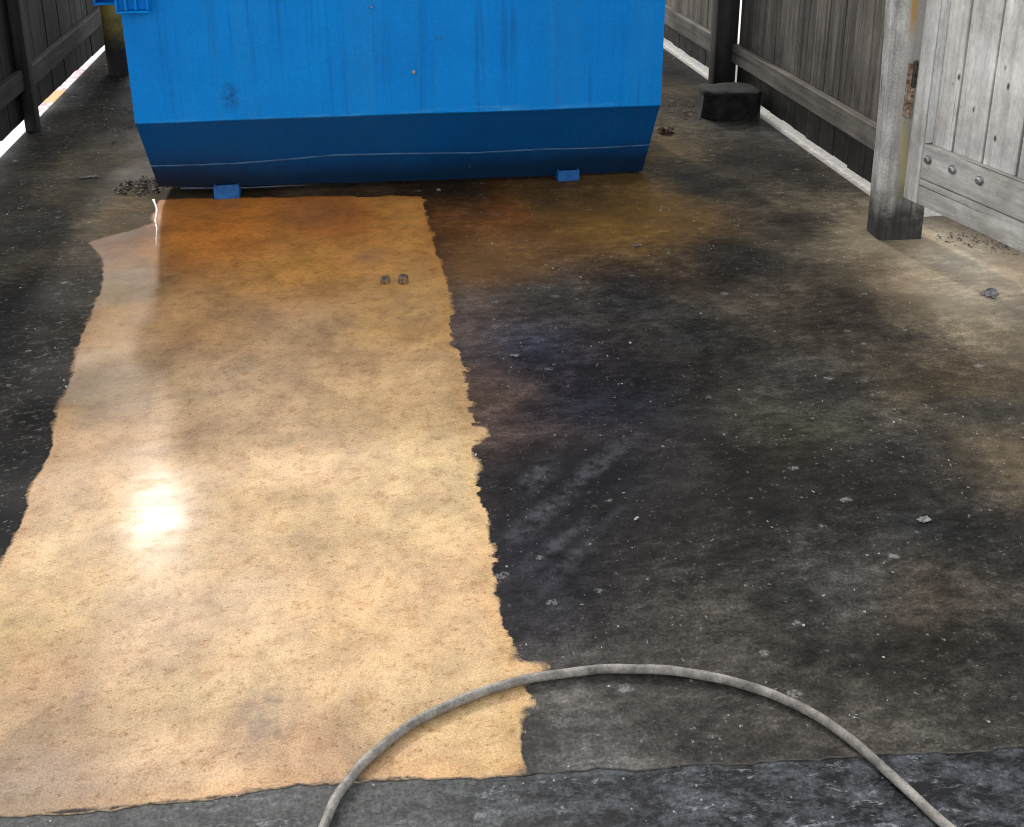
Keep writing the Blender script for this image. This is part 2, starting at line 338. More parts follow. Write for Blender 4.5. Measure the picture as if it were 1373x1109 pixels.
    sp2 = t.math('MULTIPLY', t.mr(v2, .08, .2, 1, 0), t.mr(t.sep(r2)[0], .72, .76))
    sp2 = t.math('MULTIPLY', sp2, t.mr(t.noise(co, 8, 4, .65), .42, .54))
    spk = t.math('MAXIMUM', sp, t.math('MULTIPLY', sp2, .7))
    gr = t.mix(t.math('MULTIPLY', spk, .8), gr, (.36, .355, .34))
    sm = t.math('MULTIPLY', t.attr('smear'), t.mr(t.noise(t.mapping(co, (1, 1, 1), (0, 0, 0), (0, 0, R(-50))), 30, 5, .7), .38, .62))
    gr = t.mix(t.math('MULTIPLY', sm, .55), gr, (.085, .088, .10))
    # a darker tide line just outside the washed edge, an ochre line just inside
    tide = t.mr(t.math('ABSOLUTE', t.math('ADD', e, .018)), 0, .03, .18, 0)
    gr = t.mix(tide, gr, (.016, .015, .016))
    och = t.mr(t.math('ABSOLUTE', t.math('SUBTRACT', e, .012)), 0, .03, .35, 0)
    tan = t.mix(och, tan, t.mix(1.0, tan, (.95, .80, .55), 'MULTIPLY'))
    col = t.mix(m, gr, tan)
    # wetness: thin water film, patchy
    wn = t.noise(st, 3.2, 5, .6)
    rg = t.mr(wn, .32, .68, .5, .8)
    rt = t.mr(wn, .32, .68, .4, .65)
    rough = t.math('ADD', t.math('MULTIPLY', m, rt), t.math('MULTIPLY', t.math('SUBTRACT', 1.0, m), rg))
    dry = t.math('MULTIPLY', t.mr(t.sep(co)[0], 1.75, 2.15), 1.0)
    rough = t.math('MAXIMUM', rough, t.math('MULTIPLY', dry, .7))
    h = t.math('ADD', t.math('MULTIPLY', n3, .5), t.math('MULTIPLY', b2, .9))
    h = t.math('MULTIPLY', h, t.mr(m, 0, 1, 1, .55))
    h = t.math('ADD', h, t.math('MULTIPLY', m, -.3))
    nb = t.bump(h, .45, .0035)
    t.out(col, rough, nb)
    # water film on top
    t.link(t.math('MULTIPLY', t.math('ADD', .30, t.math('MULTIPLY', m, .70)), t.mr(t.noise(st, 11, 5, .65), .35, .62, .055 * .35, .055 * 1.3)), t.b.inputs['Coat Weight'])
    t.link(t.math('ADD', t.math('MULTIPLY', m, .10), .05), t.b.inputs['Specular IOR Level'])
    t.b.inputs['Coat IOR'].default_value = 1.33
    t.link(t.mr(wn, .3, .7, .10, .15), t.b.inputs['Coat Roughness'])
    return t.m
FM = floor_mat()
xs = np.arange(GX0, GX1 + 1e-6, step)
sy = np.array([seam_y(x) for x in xs])
nr = 126
rows = [sy + (FYW - sy) * (j / (nr - 1)) for j in range(nr)]
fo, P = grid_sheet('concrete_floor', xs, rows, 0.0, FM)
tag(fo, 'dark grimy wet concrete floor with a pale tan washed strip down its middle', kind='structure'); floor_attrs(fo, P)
# front edge of the slab, turned down to the apron
xs2 = np.arange(FX0, FX1 + 1e-6, .021)
ys2 = np.arange(FYW, 9.4, .022)
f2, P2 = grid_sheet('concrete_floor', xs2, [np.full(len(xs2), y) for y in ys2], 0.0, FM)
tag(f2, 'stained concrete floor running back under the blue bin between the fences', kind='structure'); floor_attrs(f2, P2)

# ------------------------------------------------------------------ apron in front of the slab
def apron_mat():
    t = NT('slurry_concrete'); co = t.coord('Object')
    rot = t.mapping(co, (1, 1, 1), (0, 0, 0), (0, 0, R(4)))
    s = t.mapping(rot, (1.0, 2.5, 1.0))
    a = t.noise(s, 8, 10, .82, .4); b = t.noise(t.mapping(rot, (1, 1.7, 1), (3, 1, 0)), 26, 7, .8, .3); c = t.noise(co, 150, 3, .7)
    f = t.math('ADD', t.math('MULTIPLY', a, .65), t.math('MULTIPLY', b, .45))
    x = t.sep(co)[0]
    left = t.mr(t.math('ADD', x, t.math('MULTIPLY', t.math('SUBTRACT', t.noise(co, 4, 4, .6), .5), .5)), -.1, .45, 0, 1, True)
    r1 = t.mr(f, .50, .62)
    dark = t.mix(r1, (.002, .0025, .0035), (.060, .066, .073))
    mid = t.mix(t.mr(f, .45, .64), (.034, .034, .033), (.098, .098, .094))
    col = t.mix(left, mid, dark)
    fl = t.math('MULTIPLY', t.mr(t.noise(s, 18, 8, .8, .5), .56, .61), t.mr(t.noise(co, 4, 4, .6), .42, .56))
    col = t.mix(t.math('MULTIPLY', fl, .75), col, (.20, .21, .22))
    col = t.mix(1.0, col, t.gray(t.mr(c, .32, .68, .5, 1.5)), 'MULTIPLY')
    v = t.voro(co, 60); rr = t.voro(co, 60, out='Color')
    sp = t.math('MULTIPLY', t.mr(v, .06, .16, 1, 0), t.mr(t.sep(rr)[0], .84, .87))
    col = t.mix(t.math('MULTIPLY', sp, .6), col, (.45, .44, .42))
    nb = t.bump(t.math('ADD', f, t.math('MULTIPLY', c, .3)), .5, .006)
    return t.out(col, t.mr(a, .3, .7, .45, .7), nb, None, .18)
AM = apron_mat()
xa = np.arange(GX0, GX1 + 1e-6, .05)
ao, _ = grid_sheet('concrete_apron', xa, [np.full(len(xa), y) for y in np.arange(-4, 2.2, .1)], -.0025, AM)
tag(ao, 'rough grey concrete apron with streaks of slurry in front of the slab', kind='structure')
# lip of the slab
bm = NB(); prev = None
for x in np.arange(GX0, GX1 + 1e-6, .02):
    y = seam_y(x); q = (bm.verts.new((x, y, 0)), bm.verts.new((x, y - .001, -.001)), bm.verts.new((x, y - .0015, -.006)))
    if prev:
        for k in range(2): bm.faces.new((prev[k], prev[k+1], q[k+1], q[k]))
    prev = q
bmesh.ops.recalc_face_normals(bm, faces=bm.faces[:])
t = NT('slab_lip'); cc = t.noise(t.coord('Object'), 60, 5, .7)
obj('slab_lip', bm, t.out(t.mix(t.mr(t.sep(t.coord('Object'))[0], .235, .215), t.mix(t.mr(cc, .3, .7), (.02, .018, .016), (.13, .11, .085)), t.mix(t.mr(cc, .35, .62), (.09, .06, .035), (.50, .36, .22))), .7), fo)

# outer pavement beyond the fences and ground to the horizon
def pave_mat():
    t = NT('pale_pavement'); co = t.coord('Object')
    a = t.noise(co, 3, 6, .65); b = t.noise(co, 40, 5, .7); c = t.noise(co, 160, 3, .7)
    col = t.mix(t.mr(a, .3, .7), (.74, .73, .71), (.86, .85, .84))
    col = t.mix(1.0, col, t.gray(t.mr(b, .3, .7, .8, 1.12)), 'MULTIPLY')
    y = t.sep(co)[1]; x = t.sep(co)[0]
    lf = t.mr(x, -1.5, -1.6)
    def band(y0, y1, soft): return t.math('MULTIPLY', t.mr(y, y0, y0 + soft), t.mr(y, y1 - soft, y1, 1, 0))
    pink = t.math('MULTIPLY', band(5.5, 7.0, .2), t.mr(t.noise(co, 14, 5, .7), .45, .56))
    col = t.mix(t.math('MULTIPLY', t.math('MULTIPLY', pink, lf), .75), col, (.50, .20, .22))
    org = t.math('MULTIPLY', band(5.90, 6.2, .03), lf)
    col = t.mix(org, col, (.78, .42, .16))
    sp = t.math('MULTIPLY', t.mr(t.voro(co, 30), .12, .2, 1, 0), t.mr(t.noise(co, 8, 3, .6), .45, .5))
    col = t.mix(t.math('MULTIPLY', sp, .8), col, (.05, .045, .04))
    # fence shadow on the right side painted in as grey
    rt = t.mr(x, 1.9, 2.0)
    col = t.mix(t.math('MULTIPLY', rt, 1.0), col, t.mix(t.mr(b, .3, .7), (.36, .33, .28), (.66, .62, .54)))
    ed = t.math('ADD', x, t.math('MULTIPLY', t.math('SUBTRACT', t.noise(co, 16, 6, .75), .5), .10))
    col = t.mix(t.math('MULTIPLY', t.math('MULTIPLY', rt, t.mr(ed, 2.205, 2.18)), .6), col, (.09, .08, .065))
    col = t.mix(t.mr(x, 2.45, 2.8), col, (.75, .74, .72))  # pale again beyond the painted shadow
    return t.out(col, .8, t.bump(b, .4, .004))
PM = pave_mat()
xa = np.arange(-6, 7.01, .25)
po, _ = grid_sheet('pavement', xa, [np.full(len(xa), y) for y in np.arange(3.45, 14, .25)], -.005, PM)
tag(po, 'pale sunlit pavement showing under the fence boards', kind='structure')
bm = NB()
S_ = 400
for q in [(-S_, -S_), (S_, -S_), (S_, S_), (-S_, S_)]: bm.verts.new((q[0], q[1], -.03))
bm.verts.ensure_lookup_table(); bm.faces.new(bm.verts[:])
t = NT('far_ground'); n = t.noise(t.coord('Object'), .7, 6, .6)
tag(obj('ground', bm, t.out(t.mix(n, (.16, .155, .145), (.34, .33, .31)), .9)), 'grey ground stretching away outside the enclosure', kind='structure')

# ------------------------------------------------------------------ fences
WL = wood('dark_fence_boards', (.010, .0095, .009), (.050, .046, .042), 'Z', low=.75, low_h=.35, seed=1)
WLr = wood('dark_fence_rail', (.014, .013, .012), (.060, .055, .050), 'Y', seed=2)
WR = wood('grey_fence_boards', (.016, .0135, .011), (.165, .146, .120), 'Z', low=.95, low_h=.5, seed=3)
WRf = wood('brown_fence_boards', (.06, .052, .04), (.19, .165, .13), 'Z', low=.9, low_h=.34, seed=9)
WRr = wood('grey_fence_rail', (.045, .040, .033), (.20, .18, .15), 'Y', seed=4, holes=.5)
WP = wood('dark_fence_post', (.014, .013, .012), (.075, .07, .064), 'Z', low=.7, low_h=.5, seed=6)

def fence(name, label, loc, y0, y1, side, mats, posts, rails, bz, gaps=(), zt=1.85, bw=.138):
    """board fence along Y; side=+1: rails on the +X face. root-local y is world y"""
    root = empty(name, loc); tag(root, label, 'fence')
    BM_, RM_, PM_ = mats
    bm = NB(); y = y0
    th = .019
    while y < y1:
        ye = min(y + bw + random.uniform(-.006, .006), y1)
        skip = any(g0 < .5 * (y + ye) < g1 for g0, g1 in gaps)
        if not skip:
            off = random.uniform(-.002, .002)
            xa_, xb_ = (off - th, off) if side > 0 else (off, off + th)
            box(bm, xa_, xb_, y + .0012, ye - .0012, bz(y) + random.uniform(-.004, .006), zt + random.uniform(-.006, .006), .0022, random.uniform(.15, .85), .0008)
            xc, xd = (-th - .008, -th - .003) if side > 0 else (th + .003, th + .008)
            box(bm, xc, xd, y - .001, ye + .001, bz(y) + .02, zt - .02, 0, 0.0)  # dark backing added so no daylight shows through the gaps
        y = ye
    obj('board_panel', bm, BM_, root)
    for (ya, yb, z0, z1, proud) in rails:
        bm = NB()
        xa_, xb_ = (.003, .003 + proud) if side > 0 else (-.003 - proud, -.003)
        vs = box(bm, xa_, xb_, ya, yb, z0, z1, .005, random.uniform(.4, .7), .0012)
        # timber never quite straight
        obj('rail', bm, RM_, root)
    for (yp, w, d, zt_, zb) in posts:
        bm = NB()
        xa_, xb_ = (.004, d) if side > 0 else (-d, -.004)
        box(bm, xa_, xb_, yp, yp + w, zb, zt_, .008, .5, .002, 2)
        obj('post', bm, PM_, root)
    return root

# left fence: boards face at x=-1.645
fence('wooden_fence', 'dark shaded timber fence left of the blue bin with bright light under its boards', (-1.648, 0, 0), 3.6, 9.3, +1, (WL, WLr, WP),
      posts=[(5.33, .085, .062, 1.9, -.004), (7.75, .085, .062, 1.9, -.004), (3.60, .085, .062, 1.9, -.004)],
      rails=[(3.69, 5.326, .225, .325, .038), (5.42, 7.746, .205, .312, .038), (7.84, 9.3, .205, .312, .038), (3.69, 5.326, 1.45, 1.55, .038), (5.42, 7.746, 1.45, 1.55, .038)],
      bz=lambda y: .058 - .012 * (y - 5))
# right fence
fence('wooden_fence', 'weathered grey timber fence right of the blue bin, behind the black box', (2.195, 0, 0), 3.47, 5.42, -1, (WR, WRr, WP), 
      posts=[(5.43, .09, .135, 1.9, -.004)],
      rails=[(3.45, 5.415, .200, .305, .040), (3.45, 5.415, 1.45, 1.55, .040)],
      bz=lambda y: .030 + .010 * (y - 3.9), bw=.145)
fence('wooden_fence', 'brownish far stretch of timber fence beside the right rear of the bin', (2.195, 0, 0), 5.56, 9.3, -1, (WRf, WRr, WP),
      posts=[(7.9, .09, .135, 1.9, -.004)],
      rails=[(5.53, 7.89, .172, .292, .040), (7.995, 9.3, .172, .292, .040), (5.53, 7.89, 1.45, 1.55, .040)],
      bz=lambda y: .045, bw=.13)

# ------------------------------------------------------------------ gate post and gate
def post_mat():
    t = NT('weathered_post'); co = t.coord('Object'); xyz = t.sep(co)
    g = t.noise(t.mapping(co, (45, 45, 1.8)), 1.0, 7, .68, .6); g2 = t.noise(t.mapping(co, (10, 10, 1.1), (4, 1, 0)), 1.0, 5, .6, .4)
    f = t.mr(t.math('ADD', t.math('MULTIPLY', g, .6), t.math('MULTIPLY', g2, .55)), .38, .78)
    col = t.mix(f, (.14, .13, .118), (.60, .58, .54))
    fine = t.noise(co, 140, 3, .7); col = t.mix(1.0, col, t.gray(t.mr(fine, .3, .7, .72, 1.26)), 'MULTIPLY')
    bl = t.noise(co, 7, 5, .65); col = t.mix(1.0, col, t.gray(t.mr(bl, .3, .7, .6, 1.3)), 'MULTIPLY')
    # pale mineral wash and rust below and above the hinge (right part of the front face)
    wob = t.math('MULTIPLY', t.math('SUBTRACT', t.noise(t.mapping(co, (6, 6, 2.5), (9, 0, 3)), 1.0, 4, .6), .5), .05)
    xw = t.math('ADD', t.math('ADD', xyz[0], wob), t.math('MULTIPLY', xyz[2], .04))
    pale = t.math('MULTIPLY', t.mr(xw, -.055, -.035), t.mr(xyz[2], .15, .5))
    col = t.mix(t.math('MULTIPLY', pale, .55), col, (.46, .45, .42))
    streak = t.math('MULTIPLY', t.mr(xw, -.042, -.030), t.mr(xw, -.014, .0, 1, 0))
    up = t.math('MULTIPLY', t.mr(xyz[2], .76, .86), t.mr(g2, .3, .55))
    dn = t.math('MULTIPLY', t.mr(xyz[2], .16, .26), t.mr(xyz[2], .42, .5, 1, 0))
    col = t.mix(t.math('MULTIPLY', t.math('MULTIPLY', streak, up), .95), col, (.46, .28, .10))
    col = t.mix(t.math('MULTIPLY', t.math('MULTIPLY', streak, dn), .85), col, (.50, .42, .22))
    cr = t.mr(t.noise(t.mapping(co, (70, 70, 3.0), (7, 1, 4)), 1.0, 4, .5, .3), .66, .71)
    col = t.mix(t.math('MULTIPLY', cr, .75), col, (.02, .018, .016))
    zz = t.math('ADD', xyz[2], t.math('MULTIPLY', t.math('SUBTRACT', t.noise(co, 12, 6, .75), .5), .26))
    col = t.mix(t.math('MULTIPLY', t.mr(zz, .05, .24, 1, 0, True), .92), col, (.012, .0115, .011))
    h = t.math('SUBTRACT', g, cr)
    return t.out(col, .8, spec=.2, normal=t.bump(t.math('ADD', h, t.math('MULTIPLY', fine, .3)), .6, .005))
PMAT = post_mat()
IRON = NT('dark_iron'); _c = IRON.coord('Object')
IRON = IRON.out(IRON.mix(IRON.mr(IRON.noise(_c, 60, 4, .7), .35, .65), (.03, .03, .03), (.13, .10, .08)), .55, IRON.bump(IRON.noise(_c, 90, 3, .6), .4, .002), .6)
RUST = NT('rusty_iron'); _c = RUST.coord('Object')
RUST = RUST.out(RUST.mix(RUST.mr(RUST.noise(_c, 70, 4, .7), .40, .60), (.16, .07, .03), (.46, .38, .30)), .8, RUST.bump(RUST.noise(_c, 90, 3, .6), .5, .002), .1)
ZINC = NT('dull_zinc'); _c = ZINC.coord('Object')
ZINC = ZINC.out(ZINC.mix(ZINC.mr(ZINC.noise(_c, 50, 4, .7), .35, .65), (.22, .22, .21), (.50, .49, .47)), .42, ZINC.bump(ZINC.noise(_c, 80, 3, .6), .3, .002), .7)

pr = empty('gate_post', (2.053, 3.372, 0), R(-4)); tag(pr, 'thick pale grey timber gate post with rusty hinge and dark stained foot', 'post')
bm = NB()
# slightly waney section: rounded corners, larger on the left front arris
sec = []
w2, d2 = .0875, .055
for (cx, cy_, r, a0) in ((w2 - .010, -d2 + .010, .010, -90), (w2 - .012, d2 - .012, .012, 0), (-w2 + .012, d2 - .012, .012, 90), (-w2 + .020, -d2 + .020, .020, 180)):
    for k in range(5):
        a = R(a0 + 90 * k / 4); sec.append((cx + r * math.cos(a), cy_ + r * math.sin(a)))
rings = []
for i in range(41):
    z = -.004 + i * 2.05 / 40; ring = []
    for j, (x, y) in enumerate(sec):
        n = noise.noise(Vector((x * 9, y * 9, z * 2.2))) * .004 + noise.noise(Vector((x * 30, y * 30, z * 9))) * .0015
        k = 1 + n / .08 + (.03 if z < .03 else 0) * 0
        ring.append(bm.verts.new((x * k + (-.036 * z - .008 * math.exp(-z * 4)), y * k, z)))
    rings.append(ring)
for i in range(40):
    for j in range(len(sec)):
        bm.faces.new((rings[i][j], rings[i][(j+1) % len(sec)], rings[i+1][(j+1) % len(sec)], rings[i+1][j]))
bm.faces.new(rings[0][::-1]); bm.faces.new(rings[-1])
obj('post_shaft', bm, PMAT, pr, sharp=60)

WG = wood('gate_boards', (.46, .435, .395), (.80, .77, .715), 'Z', seed=11, holes=.9, green=.0)
WGs = wood('gate_stile', (.42, .395, .355), (.78, .75, .70), 'Z', seed=13, holes=.3)
WGr = wood('gate_rail', (.38, .355, .315), (.70, .67, .615), 'X', seed=15, green=.25)
# gate leaf: local x runs along the leaf away from the hinge, local -y is the visible face
gx, gy = 2.030, 3.272
gang = math.atan2(-.975, .222)
gr = empty('wooden_gate', (gx, gy, 0), gang); tag(gr, 'pale grey open timber gate hung on the thick post, bolts along its bottom rail', 'gate')
# visible face is on local -y?  local y axis = rotate(+90) of the leaf direction = (+.975, .222): points to +X; so the face towards the floor is -y
ZB = .196
def gz(x): return ZB + .012 * x
def gbox(bm, x0, x1, y0, y1, z0, z1, tint=.5, bev=.004):
    vs = box(bm, x0, x1, y0, y1, z0, z1, bev, tint, .0008, 2)
    return vs
bm = NB(); gbox(bm, 0, .066, -.032, .03, ZB, 1.9, .55, .006); obj('stile', bm, WGs, gr)
WGe = wood('gate_sky_lit_edge', (.46, .455, .445), (.70, .70, .69), 'Z', seed=19)
bm = NB(); gbox(bm, .0665, .080, -.029, -.001, ZB + .232, 1.596, .6, .005); obj('added_lit_edge_strip', bm, WGe, gr)  # strip added, pale tone for the stile edge brightened by the sky
bm = NB(); gbox(bm, .0685, 1.40, -.032, -.0015, ZB + .101, ZB + .228, .5, .006); obj('bottom_rail', bm, WGr, gr)
bm = NB(); gbox(bm, .0685, 1.40, -.030, -.0015, ZB, ZB + .0975, .42, .004); obj('kick_board', bm, WGr, gr)
bm = NB(); gbox(bm, .0685, 1.40, -.032, -.0015, 1.6, 1.73, .5, .006); obj('top_rail', bm, WGr, gr)
bm = NB(); x = .068; k = 0
while x < 1.40:
    w = (.100, .132, .142, .136, .14)[k] if k < 5 else .138
    box(bm, x + .0048, min(x + w, 1.40) - .0048, 0, .02, ZB + .01, 1.88, .004, random.uniform(.45, .7), .0006)
    x += w; k += 1
box(bm, .07, 1.40, .0225, .027, ZB + .03, 1.86, 0, -.40)  # near-black backing sheet added so the board gaps read as shade
obj('board_panel', bm, WG, gr)
BOLTX = (.10,.215,.335)
for bx_ in BOLTX:
    bm = NB()
    prof = [(.017, 0), (.017, .003), (.0125, .0035), (.0125, .010), (.009, .0135), (.004, .0145)]
    lathe(bm, prof, 14)
    M_ = Matrix.Translation((bx_, -.032, ZB + .178)) @ Matrix.Rotation(R(90), 4, 'X')
    bmesh.ops.transform(bm, matrix=M_, verts=bm.verts)
    bmesh.ops.recalc_face_normals(bm, faces=bm.faces[:])
    obj('bolt', bm, ZINC, gr)
# hinge on the post: dark pin above, rusty knuckle below, small leaf plate
bm = NB(); box(bm, -.058, -.030, -.0635, -.0540, .495, .70, .002, .5); hl = obj('hinge', bm, RUST, pr)
bm = NB(); tube(bm, [(-.034, -.067, z) for z in (.605, .62, .64, .67, .698, .704)], [.009, .009, .009, .009, .009, .004], 12); obj('hinge_pin', bm, IRON, hl)
bm = NB(); tube(bm, [(-.040, -.067, z) for z in (.490, .496, .54, .543, .547, .595, .602)], [.007, .011, .011, .0085, .011, .011, .008], 12); obj('hinge_knuckle', bm, RUST, hl)

# ------------------------------------------------------------------ blue bin
def bin_paint():
    t = NT('blue_bin_paint'); co = t.coord('Object'); x, y, z = t.sep(co)
    base = (.004, .155, .52)
    dr = t.noise(t.mapping(co, (30, 30, .7)), 1.0, 6, .62, .2); dr2 = t.noise(t.mapping(co, (9, 9, .45), (3, 0, 0)), 1.0, 4, .6)
    cl = t.noise(co, 2.3, 5, .6); fine = t.noise(co, 90, 4, .7)
    col = t.mix(t.mr(cl, .3, .7), (.000, .180, .565), (.000, .232, .68))
    col = t.mix(t.mr(dr, .54, .74, 0, .38), col, (.004, .09, .30))
    col = t.mix(t.mr(dr2, .50, .66, 0, .40), col, (.012, .22, .56))
    pat = t.math('MULTIPLY', t.mr(dr, .52, .60), t.mr(t.noise(co, 1.7, 3, .5), .48, .62))
    col = t.mix(t.math('MULTIPLY', pat, .24), col, (.008, .07, .20))
    # paint rubbed pale along the fold
    zk = t.math('ABSOLUTE', t.math('SUBTRACT', z, .392))
    wear = t.math('MULTIPLY', t.mr(zk, .0, .022, 1, 0), t.mr(t.noise(t.mapping(co, (4, 4, 30)), 1.0, 5, .7), .48, .62))
    col = t.mix(t.math('MULTIPLY', wear, .55), col, (.07, .33, .66))
    # shade of the overhanging slope painted in below the fold, dirt below the seam
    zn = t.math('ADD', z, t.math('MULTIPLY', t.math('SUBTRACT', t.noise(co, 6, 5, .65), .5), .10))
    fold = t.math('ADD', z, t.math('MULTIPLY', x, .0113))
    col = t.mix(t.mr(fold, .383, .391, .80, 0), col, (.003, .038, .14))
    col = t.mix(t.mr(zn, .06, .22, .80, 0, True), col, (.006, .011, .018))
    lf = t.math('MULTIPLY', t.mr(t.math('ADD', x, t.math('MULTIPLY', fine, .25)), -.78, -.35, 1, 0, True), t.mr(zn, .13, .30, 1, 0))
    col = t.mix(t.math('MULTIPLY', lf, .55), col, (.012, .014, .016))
    # smudge, chips, rust flecks
    sx = t.math('POWER', t.math('DIVIDE', t.math('ADD', x, .69), .035), 2.0); sz = t.math('POWER', t.math('DIVIDE', t.math('SUBTRACT', z, .49), .055), 2.0)
    sm = t.math('MULTIPLY', t.mr(t.math('ADD', sx, sz), 0, 1.6, 1, 0), t.mr(t.noise(co, 40, 4, .7), .35, .6))
    col = t.mix(t.math('MULTIPLY', sm, .7), col, (.01, .05, .13))
    v = t.voro(co, 11); rr = t.sep(t.voro(co, 11, out='Color'))
    ch = t.math('MULTIPLY', t.mr(v, .035, .06, 1, 0), t.mr(rr[0], .80, .82))
    col = t.mix(t.math('MULTIPLY', ch, .8), col, (.10, .085, .07))
    col = t.mix(1.0, col, t.gray(t.mr(fine, .3, .7, .9, 1.1)), 'MULTIPLY')
    nb = t.bump(t.math('ADD', t.noise(co, 4, 3, .5), t.math('MULTIPLY', fine, .06)), .25, .02)
    return t.out(col, t.mr(dr, .3, .7, .45, .62), nb, None, .12)
BP = bin_paint()
br = empty('rubbish_bin', (.23, 4.0, 0)); tag(br, 'big blue steel rubbish bin with a sloping dark lower front on short feet', 'rubbish bin')
OX, OY = .23, 4.0
def bin_body():
    bm = NB()
    # rows of the skin, going up the front then back over the top: (y, z_left, z_right, xl, xr, n)
    key = [(.205, .060, .014, -.805, 1.285), (.012, .385, .362, -.826, 1.289), (0.0, .402, .378, -.828, 1.290), (.018, 1.16, 1.14, -.842, 1.300)]
    rowsk = []
    seg = [14, 2, 26]
    for a, b, n in zip(key[:-1], key[1:], seg):
        for i in range(n):
            f = i / n; rowsk.append(tuple(p + (q - p) * f for p, q in zip(a, b)))
    rowsk.append(key[-1])
    nx = 72; G_ = []
    for ri, (y, zl, zr, xl, xr) in enumerate(rowsk):
        row = []
        for i in range(nx + 1):
            u = i / nx; x = xl + (xr - xl) * u
            z = zl + (zr - zl) * u
            if ri < 4: z += (1 - ri / 4) * (-.010 * math.sin(u * math.pi) + .006 * noise.noise(Vector((x * 3, 0, 5))))
            d = .007 * noise.noise(Vector((x * 1.4, z * 2.0, 1))) + .003 * noise.noise(Vector((x * 5, z * 5, 4)))
            z += .004 * noise.noise(Vector((x * 2.2, 7, 1))) * (1 if 10 < ri < 22 else 0)
            # body pressed outward a little mid-panel
            row.append(bm.verts.new((x - OX, y + d, z)))
        G_.append(row)
    for j in range(len(G_) - 1):
        for i in range(nx):
            bm.faces.new((G_[j][i], G_[j][i+1], G_[j+1][i+1], G_[j+1][i]))
    # sides, back, bottom, top
    yb = 1.42
    def backv(v, z=None, y=yb): return bm.verts.new((v.co.x, y, v.co.z if z is None else z))
    lt, rt = G_[-1][0], G_[-1][-1]; lb, rb = G_[0][0], G_[0][-1]
    blt, brt, blb, brb = backv(lt, 1.38), backv(rt, 1.36), backv(lb, .06, 1.30), backv(rb, .03, 1.30)
    blk, brk = backv(lt, .40), backv(rt, .38)
    bm.faces.new([r[0] for r in G_] + [blt, blk, blb])
    bm.faces.new(([r[-1] for r in G_] + [brt, brk, brb])[::-1])
    bm.faces.new([blk, blt, brt, brk]); bm.faces.new([blb, blk, brk, brb])
    bm.faces.new(G_[-1] + [brt, blt]); bm.faces.new(G_[0][::-1] + [blb, brb])
    bmesh.ops.recalc_face_normals(bm, faces=bm.faces[:])
    return bm
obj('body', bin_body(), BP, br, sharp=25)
# corner posts folded plate down both front edges (thin bright arris in the photo)
# weld seam across the lower slope
def slope(x, z):
    """y on the lower front slope for height z"""
    f = (z - .045) / (.39 - .045); return .205 + (.012 - .205) * f
SEAMK = [(-.812, .180), (-.62, .174), (-.463, .172), (-.30, .178), (-.07, .190), (.2, .182), (.523, .166), (.8, .168), (1.05, .160), (1.283, .163)]
bm = NB(); pts = []
for i in range(90):
    x = -.812 + (1.283 + .812) * i / 89
    z = float(np.interp(x, [p[0] for p in SEAMK], [p[1] for p in SEAMK])) + .0015 * noise.noise(Vector((x * 20, 0, 0)))
    zl = .060 + (.014 - .060) * (x + .805) / 2.09; f = (z - zl) / ((.385 + (.362 - .385) * (x + .826) / 2.115) - zl)
    pts.append((x - OX, .205 + (.012 - .205) * f - .001 + .007 * noise.noise(Vector((x * 1.4, z * 2.0, 1))), z))
tube(bm, pts, [.0042 + .0012 * noise.noise(Vector((i * .7, 0, 0))) for i in range(90)], 6)
t = NT('worn_seam'); n = t.noise(t.coord('Object'), 14, 5, .7)
obj('weld_seam', bm, t.out(t.mix(t.mr(n, .35, .6), (.004, .035, .11), (.03, .10, .21)), .5), br)
# bent lip along the bottom edge at the left
bm = NB(); pts = []
for i in range(40):
    x = -.72 + .58 * i / 39; zl = .060 + (.014 - .060) * (x + .805) / 2.09
    pts.append((x - OX, .202 - .001, zl - .006 - .010 * math.sin((x + .805) / 2.09 * math.pi) + .006 * noise.noise(Vector((x * 3, 0, 5)))))
tube(bm, pts, [.0035 * (1.05 - (i / 39) ** 3) for i in range(40)], 6)
t = NT('bare_lip'); n = t.noise(t.coord('Object'), 14, 5, .7)
obj('bottom_lip', bm, t.out(t.mix(t.mr(n, .35, .6), (.008, .014, .025), (.06, .09, .13)), .5), br)
# feet: short channels under the floor of the bin
t = NT('foot_paint'); n = t.noise(t.coord('Object'), 30, 5, .7)
FPM = t.out(t.mix(t.mr(n, .35, .65), (.004, .06, .22), (.012, .13, .38)), .4, t.bump(n, .3, .003))
for (x0, x1, y0, z1) in ((-.583, -.478, 4.178, .062), (.888, .985, 4.160, .050), (-.583, -.478, 5.16, .06), (.888, .985, 5.16, .05)):
    bm = NB(); y1 = y0 + .12
    box(bm, x0 - OX, x1 - OX, y0 - OY, y0 + .010 - OY, .0, z1, .002)
    box(bm, x0 - OX, x0 + .010 - OX, y0 + .0105 - OY, y1 - OY, .0, z1, .002)
    box(bm, x1 - .010 - OX, x1 - OX, y0 + .0105 - OY, y1 - OY, .0, z1, .002)
    box(bm, x0 + .0105 - OX, x1 - .0105 - OX, y0 + .0105 - OY, y1 - OY, .0, .008, .002)
    obj('foot', bm, FPM, br)
# fork pockets on the sides
for sgn, xe in ((-1, -.846), (1, 1.303)):
    bm = NB()
    x0, x1 = (xe - .105, xe - .001) if sgn < 0 else (xe + .001, xe + .105)
    z0, z1 = .848, .995
    for (a, b, c, d) in ((x0, x1, z0, z0 + .008), (x0, x1, z1 - .008, z1), ):
        box(bm, a - OX, b - OX, .10, 1.25, c, d, .002)
    xo = (x0, x0 + .008) if sgn < 0 else (x1 - .008, x1)
    box(bm, xo[0] - OX, xo[1] - OX, .10, 1.25, z0 + .0085, z1 - .0085, .002)
    obj('fork_pocket', bm, BP, br)
